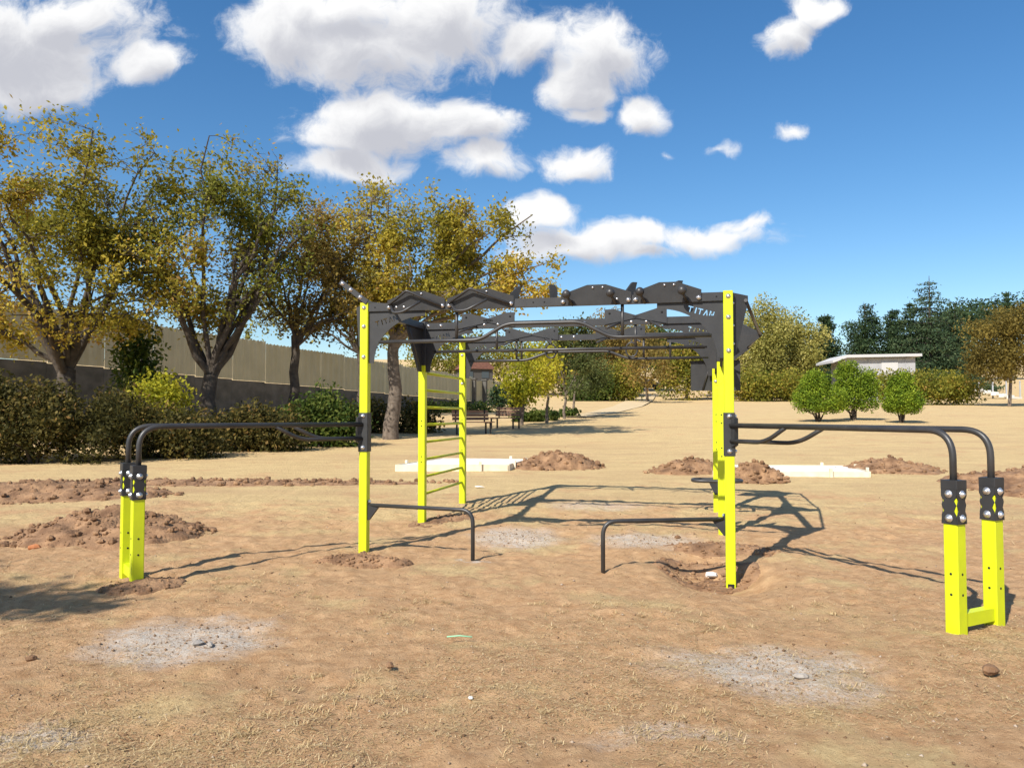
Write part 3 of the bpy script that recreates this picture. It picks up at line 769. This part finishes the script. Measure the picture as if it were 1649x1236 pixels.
stone('stone', 'grey stone lying on the left cement-dust patch', 317, 1041, .045, STONE, seed=1)
stone('stone', 'small flat stone beside the grey stone on the left dust patch', 338, 1043, .04, STONE, (1.4, .5, .35), 2)
stone('stone', 'grey stone on the right cement-dust patch', 1290, 1096, .045, STONE, seed=3)
stone('earth_clod', 'brown earth clod on bare ground below the right dip station', 1595, 1086, .06, SOIL, (1, .8, .8), 4, 'clod')
stone('earth_clod', 'small dark clod in the middle foreground', 628, 1077, .04, SOIL, (1, .7, .7), 5, 'clod')
stone('rubble', 'white rubble lump in the pit beside the front right post', 1146, 932, .075, WHITES, (1, .8, .6), 6, 'rubble')
stone('brick', 'broken orange brick on the big earth heap', 56, 886, .075, BRICKM, (1, .6, .7), 7, 'brick')
stone('stone', 'pale flat stone on the big earth heap against the yellow post', 188, 864, .09, STONE, (1.5, .5, .4), 8)
stone('stone', 'round brown stone beside the rear cement-dust patch', 1091, 868, .04, SOIL, (1, 1, 1), 9)
stone('earth_clod', 'dark clod near the shadow at the left edge', 50, 1066, .04, SOIL, (1, .7, .7), 10, 'clod')
stone('litter', 'white scrap of litter in the foreground grass', 758, 1128, .02, WHITES, (1.3, .8, .3), 11, 'litter')
stone('litter', 'white paper scrap on the ground in front of the ladder slab', 772, 786, .07, WHITES, (1.4, .8, .3), 12, 'litter')
p = at(740, 1031); g = MB().tube([(-.085, 0, .015), (0, .008, .02), (.085, -.004, .015)], .005, 6).build('plastic_strip', GREENP); g.location = p + Vector((0, 0, .01)); tag(g, 'thin pale green plastic strip on the bare ground', 'litter')

# dry straw and grass blades over the ground
def straw():
    n = 110000
    d = 1 / rng.uniform(1 / 26, 1 / 3.0, n * 2); x = rng.uniform(-.74, .74, n * 2) * d
    m = vnoise(x * .9 + 40, d * .9 + 40, 77) * .6 + vnoise(x * 3 + 9, d * 3 + 9, 78) * .4
    keep = (m + .12 * np.clip((d - 8) / 6, 0, 1) > rng.uniform(.36, .9, n * 2)); x, d = x[keep][:n], d[keep][:n]
    tuft = np.zeros(len(x), bool)
    cl = [at(px, py) for px, py in ((540, 1100), (590, 1150), (500, 1130), (430, 1180), (620, 1120), (700, 960), (640, 985), (40, 1190), (90, 1170), (1060, 1190), (1120, 1150), (900, 990), (1000, 980), (1450, 1130), (1330, 985), (1180, 1010), (480, 960), (850, 1190), (380, 940))]
    for c in cl:
        for _ in range(9):
            ox, oy = rng.normal(0, .16, 2); k = int(rng.integers(14, 34)); x = np.append(x, c.x + ox + rng.normal(0, .025, k)); d = np.append(d, c.y + oy + rng.normal(0, .025, k)); tuft = np.append(tuft, np.ones(k, bool))
    n = len(x)
    a = rng.uniform(0, 6.283, n); L = rng.uniform(.006, .022, n) * np.where(rng.random(n) < .06, 2.8, 1) * (1 + d * .02); w = .0008 + .00028 * d
    z = gz(x, d) + np.clip((16 - d) / 5, 0, 1) * np.clip((8 - abs(x)) / 2, 0, 1) * (.07 * fbm(x, d, 1.6, 3, 3) + .06 * fbm(x, d, 7, 4, 11) + .05 * np.maximum(fbm(x, d, 3.5, 4, 23), 0))
    z += np.clip((d - 16) / 10, 0, 1) * .15 * fbm(x, d, .12, 3, 5)
    tilt = np.where(tuft, rng.uniform(.05, .75, n), np.abs(rng.normal(0, .22, n))); L = np.where(tuft, rng.uniform(.012, .042, n), L); dx, dy = np.cos(a), np.sin(a)
    P = np.stack([x, d, z + .004], 1); T = np.stack([dx * np.cos(tilt), dy * np.cos(tilt), np.sin(tilt)], 1) * L[:, None]; Wv = np.stack([-dy, dx, np.zeros(n)], 1) * w[:, None]
    V = np.stack([P - Wv, P + Wv, P + T + Wv * .5, P + T - Wv * .5], 1).reshape(-1, 3)
    me = npmesh('dry_grass', V, np.arange(4 * n).reshape(n, 4), False, np.repeat(rng.random(n), 4))
    lm = leafmat('straw', [(0, (.34, .23, .11)), (.6, (.52, .38, .19)), (1, (.70, .56, .33))], .2)
    tag(link('dry_grass', me, lm), 'short dry straw-coloured grass scattered over the bare ground', 'grass', kind='stuff')


straw()


def gravel():
    n = 4500; d = 1 / rng.uniform(1 / 13, 1 / 3.0, n); x = rng.uniform(-.72, .72, n) * d
    for (px, py, r_, k) in ((300, 1030, .6, 500), (1230, 1075, .6, 500), (830, 866, .5, 300), (1040, 872, .6, 300)):
        c = at(px, py); x = np.append(x, c.x + rng.normal(0, r_ * .6, k)); d = np.append(d, c.y + rng.normal(0, r_ * .5, k))
    n = len(x); sz = .002 + .011 * rng.random(n) ** 7 + .0004 * d
    z = gz(x, d) + np.clip((16 - d) / 5, 0, 1) * np.clip((8 - abs(x)) / 2, 0, 1) * (.07 * fbm(x, d, 1.6, 3, 3) + .06 * fbm(x, d, 7, 4, 11) + .05 * np.maximum(fbm(x, d, 3.5, 4, 23), 0))
    o = np.array([(1, 0, 0), (0, 1, 0), (-1, 0, 0), (0, -1, 0), (0, 0, .8), (0, 0, -.6)], float)
    V = o[None] * sz[:, None, None] * rng.uniform(.6, 1.3, (n, 6, 1)) + np.stack([x, d, z + .002], 1)[:, None]
    f = np.array([(0, 1, 4), (1, 2, 4), (2, 3, 4), (3, 0, 4), (1, 0, 5), (2, 1, 5), (3, 2, 5), (0, 3, 5)])
    Fc = (f[None] + 6 * np.arange(n)[:, None, None]).reshape(-1, 3)
    me = npmesh('gravel', V.reshape(-1, 3), Fc, False, np.repeat(rng.random(n), 6))
    tag(link('gravel', me, leafmat('grit', [(0, (.13, .075, .04)), (.7, (.30, .19, .11)), (1, (.42, .34, .26))], 0.0, .9)), 'loose grit and pebbles strewn over the bare ground', 'gravel', kind='stuff')


gravel()

# ------------------------------------------------------------------ the workout rig
ANG = R(-12.8); O = Vector((-1.6, 8.45, 0)); Wd, S, T = 3.82, 1.88, 2.72
rig = empty('workout_rig', O, ANG, 'yellow-post outdoor workout rig with black pull-up frames, ladder and two dip stations', 'exercise rig')
RM = Matrix.Translation(O) @ Matrix.Rotation(ANG, 4, 'Z'); RI = RM.inverted()


def su(px, v):
    """local x where the picture column px meets the rig line y=v"""
    a = (px - CX) / F; u = Vector((math.cos(ANG), math.sin(ANG))); w = Vector((-math.sin(ANG), math.cos(ANG))); b = Vector((O.x, O.y)) + w * v
    return (a * b.y - b.x) / (u.x - a * u.y)


bolt_me = MB().lathe([(.0, 0), (.024, .0), (.024, .004), (.015, .005), (.015, .013), (.008, .018), (.001, .019)], 10).mesh('bolt'); bolt_me.materials.append(ZINC)
hole_me = MB().lathe([(.009, 0), (.009, .0015), (.001, .0016)], 8).mesh('bolt_hole'); hole_me.materials.append(HOLE)
FR = Matrix.Rotation(math.pi / 2, 4, 'X')          # lathe axis to -y


def bolt(parent, p, rot=FR, me=None, s=1):
    o = link('bolt' if me is None else 'bolt_hole', me or bolt_me, None, parent); o.matrix_local = Matrix.Translation(p) @ rot @ Matrix.Scale(s, 4); return o


def side(sgn): return Matrix.Rotation(math.pi / 2 * sgn, 4, 'Y')


PW = .092
posts = {}
for nx, x in (('L', 0), ('R', Wd)):
    for k in range(3):
        p = MB().box((x, k * S, (T - .35) / 2), (PW, PW, T + .35), bev=.006).build('post', YEL, rig); posts[nx, k] = p
        if k == 0:
            for z in (2.665, 2.46, 2.13): bolt(p, (x, -PW / 2, z))
            for z in (2.6, 2.38, 2.2): bolt(p, (x + (PW / 2 if nx == 'R' else -PW / 2), 0, z), side(1 if nx == 'R' else -1), s=.8)
        else:
            for z in ((1.42, 1.35, .95, .88) if nx == 'L' else (1.5, 1.4, 1.1, 1.0)): bolt(p, (x, k * S - PW / 2, z), FR, hole_me)
        if k == 2:
            for z in (2.66, 2.42, 1.98): bolt(p, (x, k * S - PW / 2, z))
b = posts['R', 0]
MB().box((Wd, -PW / 2 - .002, -.15), (.06, .006, .045)).build('foot_slot', HOLE, b)
# upper sleeves on the middle posts
for x in (0, Wd):
    MB().box((x, S, 2.44), (PW + .016, PW + .016, .58), bev=.006).build('top_sleeve', BLK, rig)
# crossbeams, gussets with cut-out lettering
LET = {'T': [[(0, 1), (1, 1), (1, .8), (.6, .8), (.6, 0), (.4, 0), (.4, .8), (0, .8)]], 'I': [[(.3, 0), (.3, 1), (.55, 1), (.55, 0)]],
       'A': [[(0, 0), (.42, 1), (.6, 1), (1, 0), (.78, 0), (.52, .68), (.24, 0)]], 'N': [[(0, 0), (0, 1), (.22, 1), (.72, .38), (.72, 1), (.92, 1), (.92, 0), (.72, 0), (.2, .66), (.2, 0)]]}


def gusset_mesh(mirror):
    cu = bpy.data.curves.new('gusset', 'CURVE'); cu.dimensions = '2D'; cu.fill_mode = 'BOTH'; cu.extrude = .004
    arc = [(.62 - .56 * math.cos(t), -.56 + .5 * math.sin(t)) for t in np.linspace(0, math.pi / 2, 18)]
    out = [(0, 0), (0, -.56)] + arc + [(.64, -.06), (.64, 0)]
    polys = [[(-x if mirror else x, z) for x, z in out]]
    ang = R(-16 if mirror else 16); h = .060; x0, z0 = ((-.345, -.092) if mirror else (.085, -.168))
    cx = 0
    for ch in 'TITAN':
        w = .048
        for poly in LET[ch]:
            q = []
            for a, c in poly:
                lx, lz = cx + a * w, c * h; q.append((x0 + lx * math.cos(ang) - lz * math.sin(ang), z0 + lx * math.sin(ang) + lz * math.cos(ang)))
            polys.append(q)
        cx += .040 if ch == 'I' else .058
    for q in polys:
        s = cu.splines.new('POLY'); s.points.add(len(q) - 1); s.use_cyclic_u = True
        for i, (a, c) in enumerate(q): s.points[i].co = (a, c, 0, 1)
    tmp = bpy.data.objects.new('tmp', cu); COL.objects.link(tmp)
    dg = bpy.context.evaluated_depsgraph_get(); me = bpy.data.meshes.new_from_object(tmp.evaluated_get(dg))
    bpy.data.objects.remove(tmp); me.name = 'gusset'; me.materials.clear(); me.materials.append(BLK); return me


GL, GR = gusset_mesh(False), gusset_mesh(True)
BT, BH = T - .012, .085
for k in range(3):
    y = k * S
    bm = MB().box((Wd / 2, y, BT - BH / 2), (Wd - PW - .004, .075, BH), bev=.005).build('crossbeam', BLK, rig)
    pxs = [[652, 995, 1024, 1124, 640], [691, 711, 781, 803, 877, 899, 919, 942, 1018, 1042], [770, 800, 905, 925, 1000, 1020, 1050]][k]
    for px in pxs: bolt(bm, (su(px, y), y - .0375, BT - BH / 2 + (.006 if px % 2 else -.006)), s=.85)
    for px in ([605, 860, 878, 1155] if k == 0 else []): bolt(bm, (su(px, 0), y - .0375, BT - BH / 2), FR, hole_me)
    for me, x in ((GL, PW / 2 + .001), (GR, Wd - PW / 2 - .001)):
        g = link('gusset', me, None, rig); g.matrix_local = Matrix.Translation((x, y - .012, BT - BH - .001)) @ Matrix.Rotation(math.pi / 2, 4, 'X')
# hanging pull-up bars under each frame
zb = lambda py, d: CAMH + (665 - py) * d / F
xl, xr = .16, Wd - .16
pts = [(xl, 0, 2.29), (su(772, 0), 0, 2.29), (su(815, 0), 0, 2.455), (su(935, 0), 0, 2.455), (su(985, 0), 0, 2.29), (xr, 0, 2.29)]
MB().tube(fillet(pts, .09), .021, 12).build('pull_up_bar', TUBE, rig)
MB().tube([(xl, S, 2.33), (xr, S, 2.33)], .021, 12).build('pull_up_bar', TUBE, rig)
pts = [(.1, 2 * S, 2.33), (su(848, 2 * S), 2 * S, 2.33), (su(884, 2 * S), 2 * S, 2.45), (su(980, 2 * S), 2 * S, 2.45), (su(1012, 2 * S), 2 * S, 2.33), (Wd - .1, 2 * S, 2.33)]
MB().tube(fillet(pts, .09), .021, 12).build('pull_up_bar', TUBE, rig)
for k, cols, z in ((0, (735, 1003), 2.29), (1, (800, 1024), 2.33), (2, (832, 840, 1037, 1080), 2.33)):
    for px in cols: bar((su(px, k * S), k * S, z), (su(px, k * S), k * S, BT - BH), .017).build('hanger', TUBE, rig)
# hump plates on the front frame, with bent grips (left) and ball grips (right)
Lean = Matrix.Rotation(R(28), 4, 'X')
for i, (a, b2) in enumerate(((626, 718), (722, 829), (905, 1018), (1022, 1131))):
    xa, xb = su(a, 0), su(b2, 0); w = xb - xa; y0 = -.048
    hp = MB().prism([(0, -.085), (w, -.085), (w, .035), (w * .64, .12), (w * .38, .12), (0, .03)], .008, Matrix.Translation((xa, y0, BT - .005)) @ Matrix.Rotation(R(6), 4, 'X')).build('hump_plate', BLK, rig)
    for t in (.03, .96): bolt(hp, (xa + w * t, y0 - .008, BT - .05), s=.95)
    for t in (.46, .6): bolt(hp, (xa + w * t, y0 - .018, BT + .085), s=.5)
    if i < 2:
        MB().tube(fillet([(xa + .02, y0 - .02, BT - .03), (xa + w * .37, y0 - .07, BT + .115), (xa + w * .95, y0 - .02, BT - .055)], .02, 4), .013, 10).build('bent_grip', TUBE, rig)
        MB().tube(fillet([(xa + w * .05, y0, BT - .03), (xa + w * .2, y0 - .16, BT - .13), (xa + w * .36, y0 - .18, BT - .13), (xa + w * .66, y0 - .16, BT - .02)], .04), .015, 10).build('hook_grip', TUBE, rig)
    else:
        for t in (.10, .72):
            gx_ = xa + w * t; gr = bar((gx_ + .05, y0, BT - .09), (gx_, y0 - .10, BT + .0), .014).build('grip_rod', TUBE, rig)
            MB().lathe([(.0, -.045)] + [(.045 * math.sin(a), -.045 * math.cos(a)) for a in np.linspace(.3, 3.0, 9)] + [(.001, .045)], 16, Matrix.Translation((gx_, y0 - .11, BT + .012))).build('ball_grip', TUBE, gr)
for px, ln in ((826, .5), (892, -.25), (1014, .35), (1087, .4)):
    xx = su(px, .1); MB().prism([(-.03, -.06), (.03, -.06), (.05 + ln * .05, .09), (.04 + ln * .12, .15), (-.01 + ln * .12, .15), (-.035, .06)], .05, Matrix.Translation((xx, .085, BT)) @ Matrix.Rotation(.5, 4, 'Z')).build('top_hook', BLK, rig)
# pointed plates on the middle and rear frames
for k, cols in ((1, ((745, 1), (830, -1), (975, 1), (1075, -1))), (2, ((815, 1), (900, -1), (960, 1), (1040, -1)))):
    for px, s in cols:
        xx = su(px, k * S); pl = MB().prism([(0, -.08), (s * .42, -.0), (s * .42, .02), (s * .12, .11), (0, .11)] if s > 0 else [(0, -.08), (0, .11), (s * .12, .11), (s * .42, .02), (s * .42, 0)], .008, Matrix.Translation((xx, k * S - .045, BT))).build('pointed_plate', BLK, rig)
        bolt(pl, (xx + s * .06, k * S - .05, BT + .06), FR, hole_me, 1.6)
        bar((xx + s * .2, k * S - .05, BT - .06), (xx + s * .05, k * S - .36, BT - .16), .015).build('angled_grip', TUBE, rig)
# gymnastic rings
for px in (888, 1018):
    xx = su(px, 2 * S); c = Vector((xx, 2 * S - .06, 2.46)); MB().tube([c + Vector((.085 * math.cos(a), 0, .105 * math.sin(a))) for a in np.linspace(0, 2 * math.pi, 25)], .013, 8, False).build('ring', TUBE, rig)
    MB().box((xx, 2 * S - .06, 2.61), (.03, .006, .12)).build('ring_strap', TUBE, rig)
# side beams with tapered side gussets
for x in (0, Wd):
    for k in range(2):
        MB().box((x, k * S + S / 2, BT - BH / 2), (.07, S - PW - .01, BH), bev=.005).build('side_beam', BLK, rig)
    for y, s in ((S, -1), (S, 1)) + (((2 * S, -1),) if x else ()):
        P_ = [(0, 0), (s * .60, 0), (s * .52, -.1), (s * .14, -.56), (0, -.56)]
        MB().prism(P_, .008, Matrix.Translation((x, y + s * (PW / 2 + .01), BT - BH - .001)) @ Matrix.Rotation(math.pi / 2, 4, 'Z')).build('side_gusset', BLK, rig)
        bar((x, y + s * .56, BT - BH), (x, y + s * .1, BT - .62), .016).build('brace', TUBE, rig)
# plates and outriggers outside the posts
MB().prism([(.05, 0), (.20, -.03), (.20, -.10), (.07, -.62), (.05, -.62)], .008, Matrix.Translation((Wd, .02, BT)) @ Matrix.Rotation(.25, 4, 'Z')).build('outer_plate', BLK, rig)
MB().prism([(-.05, 0), (-.12, -.03), (-.09, -.45), (-.05, -.5)], .008, Matrix.Translation((0, .03, BT))).build('outer_plate', BLK, rig)
tips_ = []
for k in (1, 2):
    MB().prism([(.05, .0), (.48, -.22), (.48, -.26), (.05, -.58)], .008, Matrix.Translation((Wd, k * S - .01, BT))).build('outrigger', BLK, rig); tips_.append(Vector((Wd + .46, k * S, BT - .24)))
bar(tips_[0], tips_[1], .018).build('outrigger_rail', TUBE, rig)
bar(Vector((Wd + .17, .03, BT - .08)), tips_[0], .018).build('outrigger_rail', TUBE, rig)
for t in (.25, .5, .75):
    q = tips_[0].lerp(tips_[1], t); bar(q, (Wd + .03, q.y, BT - BH / 2), .016).build('outrigger_rung', TUBE, rig)
arm = MB().box((-.15, 0, 0), (.40, .012, .055), bev=.003).build('top_arm', BLK, rig); arm.matrix_local = Matrix.Translation((.0, -.052, T + .03)) @ Matrix.Rotation(R(37), 4, 'Y')
for t in (-.31, -.19, -.05): bolt(arm, (t, -.006, 0))
MB().prism([(-.22, .17), (-.16, .16), (.05, .03), (.28, 0), (.0, -.01)], .008, Matrix.Translation((0, .055, T - .01))).build('wing_plate', BLK, rig)
MB().box((Wd, 2 * S + .07, 2.07), (.70, .012, .44), bev=.004).build('target_board', BLK, rig)
for s in (-.18, .18): bar((Wd + s, 2 * S + .055, 1.86), (Wd + s * .3, 2 * S + .045, 2.3), .014).build('shadow_stripe', TUBE, rig)  # tubes added to draw the diagonal shadow stripes across the board
# ladder rungs
for i in range(8):
    z = .45 + .229 * i; bar((0, S + PW / 2, z), (0, 2 * S - PW / 2, z), .018).build('rung', YEL2, rig)
# low bars
for nx, x, e, sg in (('L', 0, Vector((-.40, 7.97, 0)), 1), ('R', Wd, Vector((.867, 7.45, 0)), -1)):
    e = RI @ e; z = .53 if nx == 'L' else .49
    st_ = Vector((x + sg * PW / 2, 0, z)); MB().tube(fillet([st_, Vector((e.x, e.y, z)), Vector((e.x, e.y, -.12))], .14, 8), .021, 12).build('low_bar', TUBE, rig)
    br_ = MB().prism([(0, .05), (sg * .012, .05), (sg * .012, .0), (sg * .13, -.01), (sg * .015, -.16), (0, -.16)], .05, Matrix.Translation((x + sg * (PW / 2 + .001), 0, z))).build('low_bracket', BLK, rig)
    bolt(br_, (x + sg * (PW / 2 + .01), -.0, z + .035), side(sg)); bolt(br_, (x + sg * (PW / 2 + .01), 0, z - .14), side(sg))
# low loop handle at the rear right post
lp = [Vector((Wd + .34 * math.copysign(abs(math.cos(a)) ** .5, math.cos(a)), 2 * S - .12 + .17 * math.copysign(abs(math.sin(a)) ** .6, math.sin(a)), .56)) for a in np.linspace(0, 2 * math.pi, 41)]
MB().tube(lp, .024, 8, False).build('loop_handle', TUBE, rig)
MB().prism([(-.12, 0), (.12, 0), (.03, -.2), (-.03, -.2)], .01, Matrix.Translation((Wd, 2 * S - .06, .55))).build('loop_bracket', BLK, rig)
# dip stations
HB = 1.40


def dip(corner, head, length, nx):
    base = RI @ (corner + Vector((math.cos(head), math.sin(head), 0)) * length); la = head - ANG
    x0 = 0 if nx == 'L' else Wd
    sl_ = MB().box((x0, 0, 1.315), (PW + .016, PW + .016, .42), bev=.005).build('bar_sleeve', BLK, rig)
    for z in (1.49, 1.15): bolt(sl_, (x0, -PW / 2 - .008, z)); bolt(sl_, (x0 + (PW / 2 + .008) * (1 if nx == 'R' else -1), 0, z), side(1 if nx == 'R' else -1))
    bolt(sl_, (x0, -PW / 2 - .008, 1.41), FR, hole_me)
    dv = Vector((math.cos(la), math.sin(la), 0)); pv_ = Vector((-dv.y, dv.x, 0)); st0 = Vector((x0, 0, 0)) + dv * .05
    MB().prism([(-.02, .16), (.05, .13), (.05, -.13), (-.02, -.17)], .05, Matrix.Translation((x0, 0, 1.34)) @ Matrix.Rotation(la, 4, 'Z') @ Matrix.Translation((.045, 0, 0))).build('bar_bracket', BLK, rig)
    ps = []
    for i, s in enumerate((-1, 1)):
        e = base + pv_ * (.22 * s); e.z = 0; ps.append(e); a = st0 + pv_ * (.025 * s); a.z = HB
        MB().tube(fillet([a, Vector((e.x, e.y, HB)), Vector((e.x, e.y, 1.0))], .2, 10), .0235, 12).build('parallel_bar', TUBE, rig)
        l2 = (.75, 1.0)[i]; d2 = (Vector((e.x, e.y, HB)) - a).normalized(); q0 = a - Vector((0, 0, .15)); q1 = q0 + d2 * (l2 - .28); q2 = a + d2 * l2
        MB().tube(fillet([q0, q1, q2], .14, 6), .020, 10).build('bar_brace', TUBE, rig)
        Mx = Matrix.Translation(e) @ Matrix.Rotation(la, 4, 'Z'); z0 = -.3
        dp = MB().box((0, 0, (1.0 + z0) / 2), (.1, .1, 1.0 - z0), Mx, bev=.006).build('dip_post', YEL, rig)
        sv = MB().box((0, 0, 1.03), (.118, .118, .06), Mx, bev=.005)
        for rz_ in range(4):
            sc_ = [(-.055, .0), (-.055, -.05), (-.035, -.08), (-.05, -.11), (-.035, -.15), (-.05, -.18), (-.055, -.24), (.055, -.24), (.05, -.18), (.035, -.15), (.05, -.11), (.035, -.08), (.055, -.05), (.055, 0)]
            sv.prism(sc_, .006, Mx @ Matrix.Rotation(rz_ * math.pi / 2, 4, 'Z') @ Matrix.Translation((0, -.054, 1.0)))
        sv = sv.build('post_sleeve', BLK, rig)
        for rz_ in range(4):
            R4 = Mx @ Matrix.Rotation(rz_ * math.pi / 2, 4, 'Z')
            for z in (.965, .80): bolt(sv, (0, 0, 0)).matrix_local = R4 @ Matrix.Translation((0, -.057, z)) @ FR @ Matrix.Scale(1.15, 4)
            for z in (.42, .28): bolt(dp, (0, 0, 0), FR, hole_me).matrix_local = R4 @ Matrix.Translation((0, -.05, z)) @ FR
    m = (ps[0] + ps[1]) / 2; MB().box((0, 0, .10), (.07, (ps[0] - ps[1]).length - .102, .09), Matrix.Translation(m) @ Matrix.Rotation(la, 4, 'Z'), bev=.004).build('foot_rail', YEL, rig)


dip(O, R(217), 2.3, 'L')
dip(RM @ Vector((Wd, 0, 0)), R(-62), 2.39, 'R')
